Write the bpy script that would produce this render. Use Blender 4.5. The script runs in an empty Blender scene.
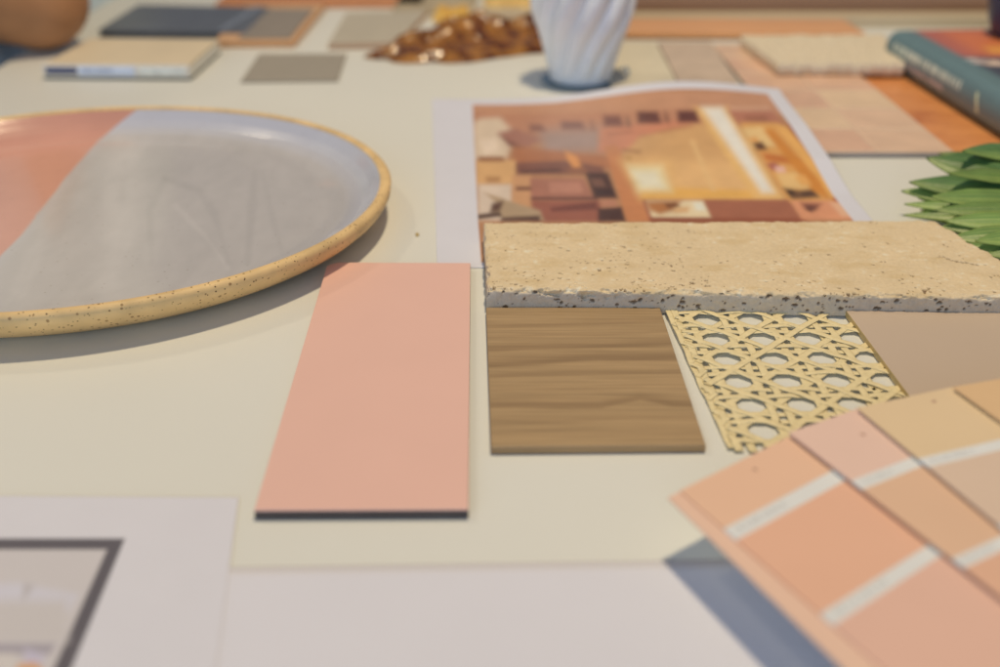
import bpy, bmesh, math, random
import numpy as np
from mathutils import Vector, noise
random.seed(7)
S = bpy.context.scene
COL = S.collection
H = 0.2; F = 1180.0; PITCH = math.atan(583.0 / F); CP, SP = math.cos(PITCH), math.sin(PITCH)
# ---------------------------------------------------------------- survey helpers (photo measurements -> places on the table)
def at(px, py, z=0.0):
    u = (px - 500) / F; v = (py - 333) / F
    t = (H - z) / (SP + v * CP)
    return Vector((u * t, (CP - v * SP) * t, z))
def photo(co):                       # arrays of world positions -> where they sit in the photo
    x, y, z = co[:, 0], co[:, 1], co[:, 2] - H
    d = y * CP - z * SP
    return 500 + F * x / d, 333 - F * (y * SP + z * CP) / d
LE = (.765, .675, .575)
def lin(c):
    c = c / 255.0
    return c / 12.92 if c <= .04045 else ((c + .055) / 1.055) ** 2.4
def A(r, g, b, k=1.0):               # picture colour of a lit surface -> its own colour
    c = [lin(v) / e * k for v, e in zip((r, g, b), LE)]; m = max(max(c) / .90, 1.0)
    return tuple(v / m for v in c)
# ---------------------------------------------------------------- materials
def mat(name, col, rough=.5, var=.06, scale=60, bump=0.0, bscale=300, spec=.5, coat=0, trans=0, ior=1.45, attr=None, stretch=None, metal=0):
    m = bpy.data.materials.new(name); m.use_nodes = True
    nt = m.node_tree; N = nt.nodes; L = nt.links; b = N['Principled BSDF']
    b.inputs['Roughness'].default_value = rough
    b.inputs['Specular IOR Level'].default_value = spec
    b.inputs['Coat Weight'].default_value = coat; b.inputs['Coat Roughness'].default_value = .06
    b.inputs['Transmission Weight'].default_value = trans; b.inputs['IOR'].default_value = ior
    b.inputs['Metallic'].default_value = metal
    tc = N.new('ShaderNodeTexCoord'); mp = N.new('ShaderNodeMapping')
    L.new(tc.outputs['Object'], mp.inputs['Vector'])
    if stretch: mp.inputs['Scale'].default_value = stretch
    nz = N.new('ShaderNodeTexNoise'); nz.inputs['Scale'].default_value = scale; nz.inputs['Detail'].default_value = 6
    L.new(mp.outputs['Vector'], nz.inputs['Vector'])
    mr = N.new('ShaderNodeMapRange'); mr.inputs['From Min'].default_value = .3; mr.inputs['From Max'].default_value = .7
    mr.inputs['To Min'].default_value = 1 - var; mr.inputs['To Max'].default_value = 1 + var
    L.new(nz.outputs['Fac'], mr.inputs['Value'])
    vm = N.new('ShaderNodeVectorMath'); vm.operation = 'SCALE'
    if attr:
        at_ = N.new('ShaderNodeAttribute'); at_.attribute_name = attr; L.new(at_.outputs['Color'], vm.inputs[0])
    else:
        vm.inputs[0].default_value = col[:3]
    L.new(mr.outputs['Result'], vm.inputs['Scale']); L.new(vm.outputs['Vector'], b.inputs['Base Color'])
    if bump:
        n2 = N.new('ShaderNodeTexNoise'); n2.inputs['Scale'].default_value = bscale; n2.inputs['Detail'].default_value = 5
        L.new(mp.outputs['Vector'], n2.inputs['Vector'])
        bp = N.new('ShaderNodeBump'); bp.inputs['Strength'].default_value = 1; bp.inputs['Distance'].default_value = bump
        L.new(n2.outputs['Fac'], bp.inputs['Height']); L.new(bp.outputs['Normal'], b.inputs['Normal'])
    return m
def speckle(m, col, scale, thr, amount=1.0, smin=None):
    """scatter small dark specks over a material's own colour"""
    nt = m.node_tree; N = nt.nodes; L = nt.links; b = N['Principled BSDF']
    src = b.inputs['Base Color'].links[0].from_socket
    tc = N.new('ShaderNodeTexCoord'); v = N.new('ShaderNodeTexVoronoi'); v.inputs['Scale'].default_value = scale
    L.new(tc.outputs['Object'], v.inputs['Vector'])
    sep = N.new('ShaderNodeSeparateColor'); L.new(v.outputs['Color'], sep.inputs['Color'])
    r = N.new('ShaderNodeMath'); r.operation = 'MULTIPLY'; L.new(sep.outputs['Red'], r.inputs[0]); r.inputs[1].default_value = thr
    lt = N.new('ShaderNodeMath'); lt.operation = 'SUBTRACT'; L.new(r.outputs[0], lt.inputs[0]); L.new(v.outputs['Distance'], lt.inputs[1])
    sm = N.new('ShaderNodeMapRange'); sm.inputs['From Min'].default_value = smin if smin is not None else thr * .45
    sm.inputs['From Max'].default_value = (smin if smin is not None else thr * .45) + .08; sm.inputs['To Max'].default_value = amount
    L.new(lt.outputs[0], sm.inputs['Value'])
    mx = N.new('ShaderNodeMix'); mx.data_type = 'RGBA'
    L.new(sm.outputs['Result'], mx.inputs['Factor']); L.new(src, mx.inputs['A']); mx.inputs['B'].default_value = (*col, 1)
    L.new(mx.outputs['Result'], b.inputs['Base Color'])
# ---------------------------------------------------------------- objects
def tag(o, label=None, cat=None, group=None, kind=None):
    if label: o['label'] = label
    if cat: o['category'] = cat
    if group: o['group'] = group
    if kind: o['kind'] = kind
    return o
def thing(name, label, cat, loc, group=None):
    o = bpy.data.objects.new(name, None); COL.objects.link(o); o.location = loc; o.empty_display_size = .01
    return tag(o, label, cat, group)
def mesh(name, verts, faces, mats, parent=None, root=None, smooth=False, mi=None, colors=None, loc=None):
    """verts in world coordinates; root = the top-level thing whose location is subtracted"""
    verts = [Vector(v) for v in verts]
    if root is None and parent is not None:
        root = parent
    if root is not None: off = Vector(root.location)
    elif loc is not None: off = Vector(loc)
    else:
        xs = [v.x for v in verts]; ys = [v.y for v in verts]; zs = [v.z for v in verts]
        off = Vector(((min(xs) + max(xs)) / 2, (min(ys) + max(ys)) / 2, min(zs)))
    me = bpy.data.meshes.new(name)
    me.from_pydata([tuple(v - off) for v in verts], [], faces)
    for m in (mats if isinstance(mats, (list, tuple)) else [mats]): me.materials.append(m)
    if mi is not None: me.polygons.foreach_set('material_index', mi)
    if smooth: me.polygons.foreach_set('use_smooth', [True] * len(me.polygons))
    if colors is not None:
        a = me.color_attributes.new('art', 'FLOAT_COLOR', 'POINT')
        a.data.foreach_set('color', np.concatenate([colors, np.ones((len(colors), 1))], 1).astype(np.float32).ravel())
    me.update()
    o = bpy.data.objects.new(name, me); COL.objects.link(o)
    if parent is not None: o.parent = parent
    else: o.location = off
    return o
def bm_out(bm):
    bm.verts.ensure_lookup_table(); bm.verts.index_update()
    v = [x.co.copy() for x in bm.verts]; f = [[q.index for q in p.verts] for p in bm.faces]; mi = [p.material_index for p in bm.faces]
    bm.free(); return v, f, mi
def add_slab(bm, quad, z0, z1, bev=.0004, mi=0, side=None):
    """quad: four points of the outline, seen from above counter-clockwise from front left"""
    b2 = bmesh.new()
    lo = [b2.verts.new((p[0], p[1], z0)) for p in quad]; hi = [b2.verts.new((p[0], p[1], z1)) for p in quad]
    n = len(quad)
    b2.faces.new(hi); b2.faces.new(lo[::-1])
    for i in range(n): b2.faces.new((lo[i], lo[(i + 1) % n], hi[(i + 1) % n], hi[i]))
    bmesh.ops.recalc_face_normals(b2, faces=b2.faces)
    if bev: bmesh.ops.bevel(b2, geom=list(b2.edges), offset=bev, segments=2, affect='EDGES', profile=.5)
    b2.normal_update()
    vm = {}
    for v in b2.verts: vm[v] = bm.verts.new(v.co)
    for f in b2.faces:
        g = bm.faces.new([vm[v] for v in f.verts]); g.material_index = mi if (side is None or f.normal.z > .6) else side
    b2.free()
def slab(name, quad, z0, z1, m, bev=.0004, parent=None, side=None, root=None):
    bm = bmesh.new(); add_slab(bm, quad, z0, z1, bev, 0, None if side is None else 1)
    v, f, mi = bm_out(bm)
    return mesh(name, v, f, [m] if side is None else [m, side], parent, mi=mi, root=root)
def pxquad(pts, z): return [at(x, y, z) for x, y in pts]
def grid(name, P, m, parent=None, thick=None, colors=None, smooth=True, root=None):
    """P: (ny,nx,3) array of world points -> sheet; thick gives it a real underside and edges"""
    ny, nx, _ = P.shape
    V = P.reshape(-1, 3); idx = np.arange(ny * nx).reshape(ny, nx)
    q = np.stack([idx[:-1, :-1], idx[:-1, 1:], idx[1:, 1:], idx[1:, :-1]], -1).reshape(-1, 4)
    f = q.tolist(); n = len(V); C = colors
    if thick:
        V2 = V.copy(); V2[:, 2] -= thick
        V = np.concatenate([V, V2]); f += (q[:, ::-1] + n).tolist()
        ring = list(idx[0, :]) + list(idx[1:, -1]) + list(idx[-1, -2::-1]) + list(idx[-2:0:-1, 0])
        for i in range(len(ring)):
            a, b = int(ring[i]), int(ring[(i + 1) % len(ring)]); f.append([b, a, a + n, b + n])
        if C is not None: C = np.concatenate([C, C])
    return mesh(name, V.tolist(), f, m, parent, smooth=smooth, colors=C, root=root)
def bil(q, nx, ny):
    q = [np.array(p) for p in q]; u = np.linspace(0, 1, nx)[None, :, None]; v = np.linspace(0, 1, ny)[:, None, None]
    return (q[0] * (1 - u) + q[1] * u) * (1 - v) + (q[3] * (1 - u) + q[2] * u) * v
def fbm(X, Y, Z=0.0, octs=4, seed=0):
    out = np.zeros(len(X)); 
    for i, (a, b, c) in enumerate(zip(X, Y, Z if hasattr(Z, '__len__') else [Z] * len(X))):
        out[i] = noise.fractal(Vector((a + seed, b, c)), 1.0, 2.0, octs)
    return out
def in_poly(px, py, poly, soft):
    """signed distance to a polygon -> soft coverage 0..1"""
    d = np.full(px.shape, 1e9); s = np.zeros(px.shape, bool); n = len(poly)
    for i in range(n):
        x1, y1 = poly[i]; x2, y2 = poly[(i + 1) % n]; ex, ey = x2 - x1, y2 - y1
        t = np.clip(((px - x1) * ex + (py - y1) * ey) / (ex * ex + ey * ey + 1e-9), 0, 1)
        d = np.minimum(d, np.hypot(px - x1 - t * ex, py - y1 - t * ey))
        c = (y1 > py) != (y2 > py); s ^= c & (px < (x2 - x1) * (py - y1) / ((y2 - y1) if y2 != y1 else 1e-9) + x1)
    sd = np.where(s, d, -d)
    k = np.clip(.5 + sd / (soft * 1.3), 0, 1); return k * k * (3 - 2 * k)
def art(px, py, base, shapes):
    C = np.tile(np.array(A(*base)), (len(px), 1))
    for poly, col, soft in shapes:
        k = in_poly(px, py, poly, soft)[:, None]; C = C * (1 - k) + np.array(A(*col)) * k
    return C
def soften(C, ny, nx, ry, rx):
    C = C.reshape(ny, nx, 3)
    for ax, rd in ((0, ry), (1, rx)):
        k = np.exp(-.5 * (np.arange(-3 * rd, 3 * rd + 1) / rd) ** 2); k /= k.sum(); n = len(k) // 2
        pad = [(0, 0)] * 3; pad[ax] = (n, n); Q = np.pad(C, pad, mode='edge')
        C = sum(k[i] * np.take(Q, range(i, i + C.shape[ax]), axis=ax) for i in range(len(k)))
    return C.reshape(-1, 3)
def R4(x0, y0, x1, y1): return [(x0, y0), (x1, y0), (x1, y1), (x0, y1)]

# ================================================================ TABLE, FLOOR
m_table = mat('table_laminate', A(207, 197, 177), .42, .02, 6, .00004, 900, .35)
e0, e1 = at(0, 66), at(110, 0)
ed = (e1 - e0).normalized()
A0 = e0 - ed * .9; A1 = e0 + ed * 1.25
tab = slab('table_top', [Vector((-1.3, -.5, 0)) if False else A0, Vector((1.3, -.5, 0)), Vector((1.3, A1.y, 0)), A1], -.03, 0, m_table, .001)
tag(tab, kind='structure')
fl = mesh('floor', [(-5, -5, -.75), (5, -5, -.75), (5, 6, -.75), (-5, 6, -.75)], [(0, 1, 2, 3)], mat('floor_wood', (.12, .085, .06), .5, .2, 8)); tag(fl, kind='structure')

# ================================================================ PLATE
PC = Vector((-.986 * H, 2.612 * H, 0)); PR = .731 * H
plate = thing('dinner_plate', 'large round stoneware plate with grey and pink glaze and a speckled ochre rim', 'plate', PC)
prof_out = [(0, .0012), (.60, .0012), (.74, 0), (.83, 0), (.875, .0016), (.918, .0042), (.955, .0076), (.982, .0114), (.998, .0152), (1.0, .0182), (.992, .0196), (.978, .0198), (.970, .0194), (.964, .0188)]
prof_in = [(.965, .0186), (.955, .0172), (.944, .0154), (.93, .0132), (.90, .0098), (.86, .0076), (.80, .0064), (.7, .0060), (.6, .0058), (.5, .0057), (.4, .0056), (.3, .0056), (.2, .0056), (.1, .0056), (.0006, .0056)]
def dens(p, k):
    o = []
    for a, b in zip(p[:-1], p[1:]):
        for i in range(k): o.append((a[0] + (b[0] - a[0]) * i / k, a[1] + (b[1] - a[1]) * i / k))
    return o + [p[-1]]
def lathe(prof, c, R, n, wob=0.0, ky=1.0, zk=1.0):
    V = []; Fc = []
    for r, z in prof:
        for j in range(n):
            a = 2 * math.pi * j / n
            w = 1 + wob * noise.noise(Vector((math.cos(a) * 1.3, math.sin(a) * 1.3, 3.1)))
            V.append((c.x + r * R * w * math.cos(a), c.y + r * R * w * ky * math.sin(a), c.z + z * zk * (1 + min(1, r * r) * wob * 4 * noise.noise(Vector((math.cos(a) * 2, math.sin(a) * 2, 8))))))
    for i in range(len(prof) - 1):
        for j in range(n):
            k = (j + 1) % n; Fc.append((i * n + j, i * n + k, (i + 1) * n + k, (i + 1) * n + j))
    return V, Fc
m_clay = mat('speckled_clay', A(208, 169, 112), .55, .16, 60, .0002, 250, .4)
speckle(m_clay, (.12, .06, .025), 720, .60)
speckle(m_clay, (.30, .17, .07), 480, .66, .8)
V, Fc = lathe(dens(prof_out, 2), PC, PR, 256, .003, .963, .91)
mesh('clay_rim', V, [f[::-1] for f in Fc] if False else Fc, m_clay, plate, smooth=True)
V, Fc = lathe(dens(prof_in, 9), PC, PR, 640, .003, .963, .91)
Va = np.array(V); px, py = photo(Va)
wav = fbm(Va[:, 0] * 30, Va[:, 1] * 14, 0.0, 3, 5)
wav2 = fbm(Va[:, 0] * 12, Va[:, 1] * 12, 0.0, 2, 55)
bound = np.interp(py, [90, 110, 140, 165, 200, 235, 253, 330], [150, 136, 97, 76, 46, 19, 2, -60])
k = np.clip((px + wav2 * 2 + wav * 2.5 - bound) / 2.2, 0, 1)[:, None]
edge = np.clip(1 - np.abs(px + wav2 * 2 + wav * 2.5 - bound - 5) / 9, 0, 1)[:, None]
grey = np.array(A(181, 169, 156)); pink = np.array(A(203, 142, 116)); blue = np.array(A(180, 172, 168))
rr = np.hypot(Va[:, 0] - PC.x, (Va[:, 1] - PC.y) / .963) / PR
g = np.tile(grey, (len(px), 1))
# glaze runs: thin pale and dark tongues following the pour
def stroke(pts, w):
    d = np.full(px.shape, 1e9)
    for (x1, y1), (x2, y2) in zip(pts[:-1], pts[1:]):
        ex, ey = x2 - x1, y2 - y1; t = np.clip(((px - x1) * ex + (py - y1) * ey) / (ex * ex + ey * ey), 0, 1)
        d = np.minimum(d, np.hypot(px - x1 - t * ex, py - y1 - t * ey))
    k_ = np.clip(1 - d / (w * 1.9), 0, 1) * (.6 + .8 * np.clip(wav + .5, 0, 1)); return k_ * k_ * (3 - 2 * k_)
for pts, w, s in [([(120, 130), (125, 175), (112, 280)], 16, .10), ([(165, 178), (200, 190), (215, 215), (228, 262)], 3, -.06), ([(165, 178), (150, 210), (152, 262)], 3, -.05),
                  ([(255, 170), (250, 230), (248, 262)], 3.2, -.07), ([(262, 170), (272, 215), (282, 252)], 2.5, -.05), ([(175, 205), (205, 235), (228, 268)], 2.2, .07),
                  ([(115, 178), (150, 172), (190, 168)], 4, -.04), ([(240, 150), (262, 152), (300, 165)], 5, -.05), ([(310, 180), (330, 190), (350, 200)], 7, -.04),
                  ([(60, 180), (40, 240), (20, 290)], 7, .05)]:
    g *= 1 + 1.2 * s * stroke(pts, w)[:, None]
sx_ = Va[:, 0] + .006 * wav; g *= 1 + .06 * fbm(sx_ * 55, Va[:, 1] * 9, 0.0, 4, 31)[:, None] + .03 * fbm(sx_ * 160, Va[:, 1] * 60, 0.0, 3, 50)[:, None]
kb = np.clip((rr - .84) / .08, 0, 1)[:, None]; g = g * (1 - kb) + blue * kb  # cooler rim wall: glaze tint plus reflection painted into the colour
blob = np.clip(1 - np.hypot((px - 328) / 14, (py - 183) / 6), 0, 1)[:, None] * (.5 + .5 * np.sign(fbm(Va[:, 0] * 500, Va[:, 1] * 400, 0, 2, 3)))[:, None] * .6
g = g * (1 - blob) + np.array(A(205, 175, 155)) * blob
g = g * (1 - edge * .25) + np.array(A(188, 178, 172)) * edge * .25
p2 = np.tile(pink, (len(px), 1)) * (1 + .06 * fbm(Va[:, 0] * 25, Va[:, 1] * 12, 0.0, 3, 9)[:, None])
p2 *= (1 - .10 * kb)
C = g * k + p2 * (1 - k)
m_glaze = mat('plate_glaze', None, .22, .012, 120, .0002, 45, .5, .5, attr='art')
speckle(m_glaze, (.25, .17, .12), 330, .42, .3)
mesh('glaze', V, [f[::-1] for f in Fc] if False else Fc, m_glaze, plate, smooth=True, colors=C)

# ================================================================ PINK SAMPLE
m_pink = mat('pink_laminate', A(219, 170, 146), .38, .012, 30, .00002, 1500, .4)
m_core = mat('dark_core', A(70, 60, 54), .6, .1, 200)
q = [at(254, 510, .0034), at(468.5, 509, .0034), at(470.5, 262.5, .0034), at(338, 262, .0034), at(327, 265, .0034)]
pk = thing('pink_laminate_sample', 'long salmon pink laminate sample with a dark core edge', 'laminate sample', (q[0] + q[2]) / 2 * Vector((1, 1, 0)) if False else Vector(((q[0].x + q[2].x) / 2, (q[0].y + q[2].y) / 2, 0)))
slab('core_board', q, .0003, .0029, m_core, .0002, pk)
def inset(q, d):
    c = sum(q, Vector()) / len(q); return [p + (c - p).normalized() * d for p in q]
slab('pink_face', inset(q, .00015), .0029, .0035, m_pink, .00015, pk)

# ================================================================ WOOD SAMPLE
def wood_mat(name, c1, c2, scale, rough=.45, dist=6, vec=(1, 8, 1)):
    m = mat(name, c1, rough, .05, 900, .00003, 900, .35, stretch=(.08, 1, 1)); nt = m.node_tree; N = nt.nodes; L = nt.links; b = N['Principled BSDF']
    tc = N.new('ShaderNodeTexCoord'); mp = N.new('ShaderNodeMapping'); mp.inputs['Scale'].default_value = vec
    L.new(tc.outputs['Object'], mp.inputs['Vector'])
    n1 = N.new('ShaderNodeTexNoise'); n1.inputs['Scale'].default_value = scale; n1.inputs['Detail'].default_value = 8; n1.inputs['Roughness'].default_value = .62; n1.inputs['Distortion'].default_value = .35
    L.new(mp.outputs['Vector'], n1.inputs['Vector'])
    n3 = N.new('ShaderNodeTexNoise'); n3.inputs['Scale'].default_value = scale * 7; n3.inputs['Detail'].default_value = 4
    L.new(mp.outputs['Vector'], n3.inputs['Vector'])
    ad = N.new('ShaderNodeMath'); ad.operation = 'MULTIPLY_ADD'; ad.inputs[1].default_value = .3; L.new(n3.outputs['Fac'], ad.inputs[0]); L.new(n1.outputs['Fac'], ad.inputs[2])
    r = N.new('ShaderNodeValToRGB'); e = r.color_ramp.elements
    e[0].position = .50; e[0].color = (*c2, 1); e[1].position = .72; e[1].color = (*c1, 1)
    mid = e.new(.58); mid.color = (*[(a * .65 + bb * .35) for a, bb in zip(c1, c2)], 1)
    L.new(ad.outputs[0], r.inputs['Fac'])
    vm = [n for n in N if n.type == 'VECT_MATH'][0]; L.new(r.outputs['Color'], vm.inputs[0])
    return m
m_wood = wood_mat('walnut_veneer', A(168, 132, 96), A(112, 80, 52), 34, vec=(.22, 2.6, 1))
m_wedge = mat('walnut_edge', A(150, 116, 76), .5, .12, 300, stretch=(.1, 1, 1))
m_ven = mat('walnut_veneer_face', None, .42, .10, 300, .00003, 900, .35, stretch=(.06, 1, 1), attr='art')
wq = pxquad([(491, 447), (706, 445), (660, 307.5), (486, 307.5)], .0028)
wr_ = thing('walnut_wood_sample', 'square walnut brown wood sample with dark grain lines', 'wood sample', Vector(((wq[0].x + wq[1].x) / 2, (wq[0].y + wq[3].y) / 2, 0)))
slab('wood_core', wq, .0003, .0028, m_wedge, .0002, wr_)
P = bil([p + Vector((0, 0, .0002)) for p in inset(wq, .0003)], 240, 300); f_ = P.reshape(-1, 3); px, py = photo(f_)
wv = fbm(f_[:, 0] * 22, f_[:, 1] * 60, 0, 3, 71); fine = fbm(f_[:, 0] * 30, f_[:, 1] * 900, 0, 4, 15); mid_ = fbm(f_[:, 0] * 12, f_[:, 1] * 130, 0, 3, 44)
C = np.tile(np.array(A(160, 128, 88)), (len(px), 1)) * (1 + .08 * mid_ + .14 * fine)[:, None]
for pts, w_, st in [([(484, 327), (660, 320)], 2.2, .26), ([(484, 338), (600, 335), (680, 330)], 1.6, .14), ([(484, 350), (600, 347), (700, 342)], 2.4, .32), ([(484, 365), (540, 363), (600, 358), (700, 356)], 3.0, .36),
                    ([(484, 376), (600, 374), (700, 371)], 1.8, .26), ([(484, 405), (600, 405), (640, 398.5), (672, 405), (720, 406)], 2.8, .34), ([(484, 421), (560, 420), (620, 417), (720, 420)], 2.2, .14),
                    ([(484, 391), (600, 390), (650, 385), (720, 390)], 2.5, .08), ([(484, 436), (720, 433)], 3, .08), ([(484, 314), (680, 312)], 1.5, .12)]:
    yy = np.interp(px, [a for a, b in pts], [b for a, b in pts]); d_ = py - yy + wv * 2.2
    k_ = np.where(d_ > 0, np.exp(-(d_ / (w_ * .7)) ** 2), np.exp(-(d_ / (w_ * 2.2)) ** 2)) * (1 + .5 * mid_)
    C *= (1 - .85 * st * np.clip(k_, 0, 1))[:, None] ** np.array([.9, 1.0, 1.05])
grid('veneer', P, m_ven, wr_, thick=.0004, colors=np.clip(C, .01, .9))

# ================================================================ TAUPE TILE (right)
m_taupe = mat('taupe_laminate', A(184, 158, 130), .35, .012, 20, .00002, 1200, .4)
m_taupe_e = mat('taupe_edge', A(188, 156, 98), .55, .1, 200)
tl = slab('taupe_laminate_sample', pxquad([(948, 448), (1215, 444), (1085, 298), (838, 299.5)], .0030), .0003, .0032, m_taupe, .0003, side=m_taupe_e)
tag(tl, 'matt taupe sample tile beside the woven cane with an ochre side edge', 'laminate sample')

# ================================================================ TRAVERTINE
def travertine():
    T = .0094; zb = .0007
    cs = [at(487, 288, zb + T), at(1062, 297, zb + T), at(936, 219, zb + T), at(484, 221.5, zb + T)]
    c = [np.array((p.x, p.y)) for p in cs]
    nx, ny, nz = 760, 120, 22
    V = []; Fc = []; key = {}
    def vid(u, v, w):
        k = (u, v, w)
        if k not in key:
            a, b, cc = u / nx, v / ny, w / nz
            p = (c[0] * (1 - a) + c[1] * a) * (1 - b) + (c[3] * (1 - a) + c[2] * a) * b
            key[k] = len(V); V.append((p[0], p[1], zb + T * cc, a, b, cc))
        return key[k]
    for u in range(nx):
        for v in range(ny):
            Fc.append((vid(u, v, nz), vid(u + 1, v, nz), vid(u + 1, v + 1, nz), vid(u, v + 1, nz)))
    for u in range(nx):
        for w in range(nz):
            Fc.append((vid(u, 0, w), vid(u + 1, 0, w), vid(u + 1, 0, w + 1), vid(u, 0, w + 1)))
            Fc.append((vid(u + 1, ny, w), vid(u, ny, w), vid(u, ny, w + 1), vid(u + 1, ny, w + 1)))
    for v in range(ny):
        for w in range(nz):
            Fc.append((vid(0, v + 1, w), vid(0, v, w), vid(0, v, w + 1), vid(0, v + 1, w + 1)))
            Fc.append((vid(nx, v, w), vid(nx, v + 1, w), vid(nx, v + 1, w + 1), vid(nx, v, w + 1)))
    Fc.append((vid(0, 0, 0), vid(0, ny, 0), vid(nx, ny, 0), vid(nx, 0, 0)))
    D = np.array(V); P = D[:, :3].copy(); a, b, w = D[:, 3], D[:, 4], D[:, 5]
    x, y, z = P[:, 0], P[:, 1], P[:, 2]
    wid = .066
    df = b * wid; dbk = (1 - b) * wid; dl = a * .24; dr = (1 - a) * .24; dt = (1 - w) * T
    inw = np.zeros_like(P)
    n1 = fbm(x * 220, y * 220, z * 220, 4, 1); n2 = fbm(x * 70, y * 70, z * 70, 3, 12); n3 = fbm(x * 700, y * 700, z * 700, 3, 40)
    chip = np.clip(1 - np.abs(a - .17) / .15, 0, 1) * (b < .2)
    rad = (.0012 + .0014 * np.clip(n2 + .1, 0, 1) + .0011 * np.clip(n1, 0, 1)) * (1 + 1.5 * chip * np.clip(n1 + .4, 0, 1))
    def edge_round(da, db, dira, dirb):
        # pull the points near an edge towards the inside on a quarter circle, with chips
        ka = np.clip(1 - da / rad, 0, 1); kb = np.clip(1 - db / rad, 0, 1)
        pa = rad * kb; pb = rad * ka
        both = ka * kb
        P[:] += dira * (rad * .45 * both * (1 + .6 * n1))[:, None] + dirb * (rad * .45 * both * (1 + .6 * n1))[:, None]
    Yd = np.array((0, 1, 0.)); Zd = np.array((0, 0, -1.)); Xd = np.array((1., 0, 0))
    edge_round(df, dt, Yd, Zd); edge_round(dbk, dt, -Yd, Zd); edge_round(dl, dt, Xd, Zd); edge_round(dr, dt, -Xd, Zd)
    top = w > .999; front = (b < .001); left = a < .001; right = a > .999; back = b > .999
    # ragged outline
    P[:, 1] += np.where(df < .004, (1 - df / .004) * (.0005 * n2 + .00045 * n1 * w), 0)
    P[:, 1] -= np.where(dbk < .003, (1 - dbk / .003) * (.0006 * n1 + .0004 * n3), 0)
    P[:, 0] += np.where(dl < .003, (1 - dl / .003) * (.0006 * n1), 0)
    P[:, 0] -= np.where(dr < .004, (1 - dr / .004) * (.0012 * n2 + .0006 * n1), 0)
    # pits
    pit = np.zeros(len(P)); rng = random.Random(3)
    from mathutils.kdtree import KDTree
    kd = KDTree(len(P))
    for i, p in enumerate(P): kd.insert(p, i)
    kd.balance()
    def pits(n, fn, rmin, rmax, elong, depth):
        for _ in range(n):
            cpt, nrm = fn()
            r = rmin + (rmax - rmin) * rng.random() ** 2.2; el = 1 + elong * rng.random()
            tilt = rng.uniform(-.25, .25)
            for co, i, d in kd.find_range(cpt, r * el):
                dd = co - cpt; xx = dd.x * math.cos(tilt) + dd.y * math.sin(tilt); oth = math.sqrt(max(0, dd.length_squared - xx * xx))
                q = math.hypot(xx / (el * .75), oth) / r * (1 + .5 * n3[i])
                if q < 1:
                    kk = min(1, (1 - q) * 2.2); pit[i] = max(pit[i], kk); disp[i] = max(disp[i], kk * r * depth)
    disp = np.zeros(len(P))
    def on_top(pow_):
        def f():
            while True:
                aa = rng.random(); bb = rng.random() ** pow_
                p = (c[0] * (1 - aa) + c[1] * aa) * (1 - bb) + (c[3] * (1 - aa) + c[2] * aa) * bb
                if noise.noise(Vector((p[0] * 45, p[1] * 90, 0))) > -.05 + .25 * (aa > .4) or rng.random() < .12: break
            return Vector((p[0], p[1], zb + T)), None
        return f
    def on_front():
        aa = rng.random(); zz = rng.random(); p = c[0] * (1 - aa) + c[1] * aa
        return Vector((p[0], p[1], zb + T * (.08 + .85 * zz))), None
    pits(420, on_top(3.2), .0003, .0009, 1.1, 1.1); pits(90, on_top(1.0), .00025, .0006, 1.0, 1.1)
    pits(190, on_front, .00028, .0010, 1.6, 1.1)
    # the long crack near the right end
    for px_, py_, r in [(944, 256, .0007), (948, 258, .0009), (952, 259.5, .0009), (957, 260.5, .0010), (962, 261.5, .0010), (967, 262, .0009), (972, 263, .0010), (977, 264, .0008), (985, 264, .0006)]:
        cp = at(px_, py_, zb + T)
        for co, i, d in kd.find_range(cp, r * 1.3):
            kk = min(1, (1 - d / (r * 1.3)) * 2); pit[i] = max(pit[i], kk * .8); disp[i] = max(disp[i], kk * r * .9)
    disp = np.minimum(disp, .0011)
    nrm = np.zeros_like(P); nrm[top, 2] = -1; nrm[front & ~top, 1] = 1
    P += nrm * disp[:, None]
    P[top, 2] += (.00010 * n1 + .00008 * n3)[top]
    P[front & ~top, 1] += (.00025 * n1 + .00012 * n3)[front & ~top]
    lt = fbm(x * 300, y * 420, z * 300, 4, 77); lt2 = fbm(x * 60, y * 130, z * 60, 4, 90)
    base = np.array(A(206, 178, 136)); lite = np.array(A(224, 206, 172)); dk = np.array(A(190, 158, 108))
    C = base[None, :] * (1 + .05 * n2)[:, None]
    kl = (np.clip(lt * 2.6 - .6, 0, 1) * np.clip(.45 + n2 * 1.6, .15, 1))[:, None] * .8; C = C * (1 - kl) + lite * kl
    kd_ = np.clip(lt2 * 1.6 - .1, 0, 1)[:, None] * .5; C = C * (1 + .07 * n3[:, None]); C = C * (1 - kd_) + dk * kd_
    # greyer sides: their cool shade is painted into the stone colour
    side = (1 - np.clip((w - .80) / .12, 0, 1)) * (front | left | right | back)
    C = C * (1 - side[:, None] * .75) + np.array((.60, .54, .45)) * side[:, None] * .75
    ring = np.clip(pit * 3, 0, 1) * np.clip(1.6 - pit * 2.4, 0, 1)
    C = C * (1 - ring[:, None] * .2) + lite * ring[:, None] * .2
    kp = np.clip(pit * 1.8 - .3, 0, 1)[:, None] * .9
    C = C * (1 - kp) + np.array((.16, .10, .055)) * kp  # crevice shade and dirt painted dark into the pit colour
    m = mat('travertine', None, .6, .05, 900, .00008, 1400, .3, attr='art')
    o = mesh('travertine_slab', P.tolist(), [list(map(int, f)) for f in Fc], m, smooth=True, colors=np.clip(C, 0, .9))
    tag(o, 'long pitted beige travertine stone slab with chipped grey front edge', 'stone sample')
travertine()

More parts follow.
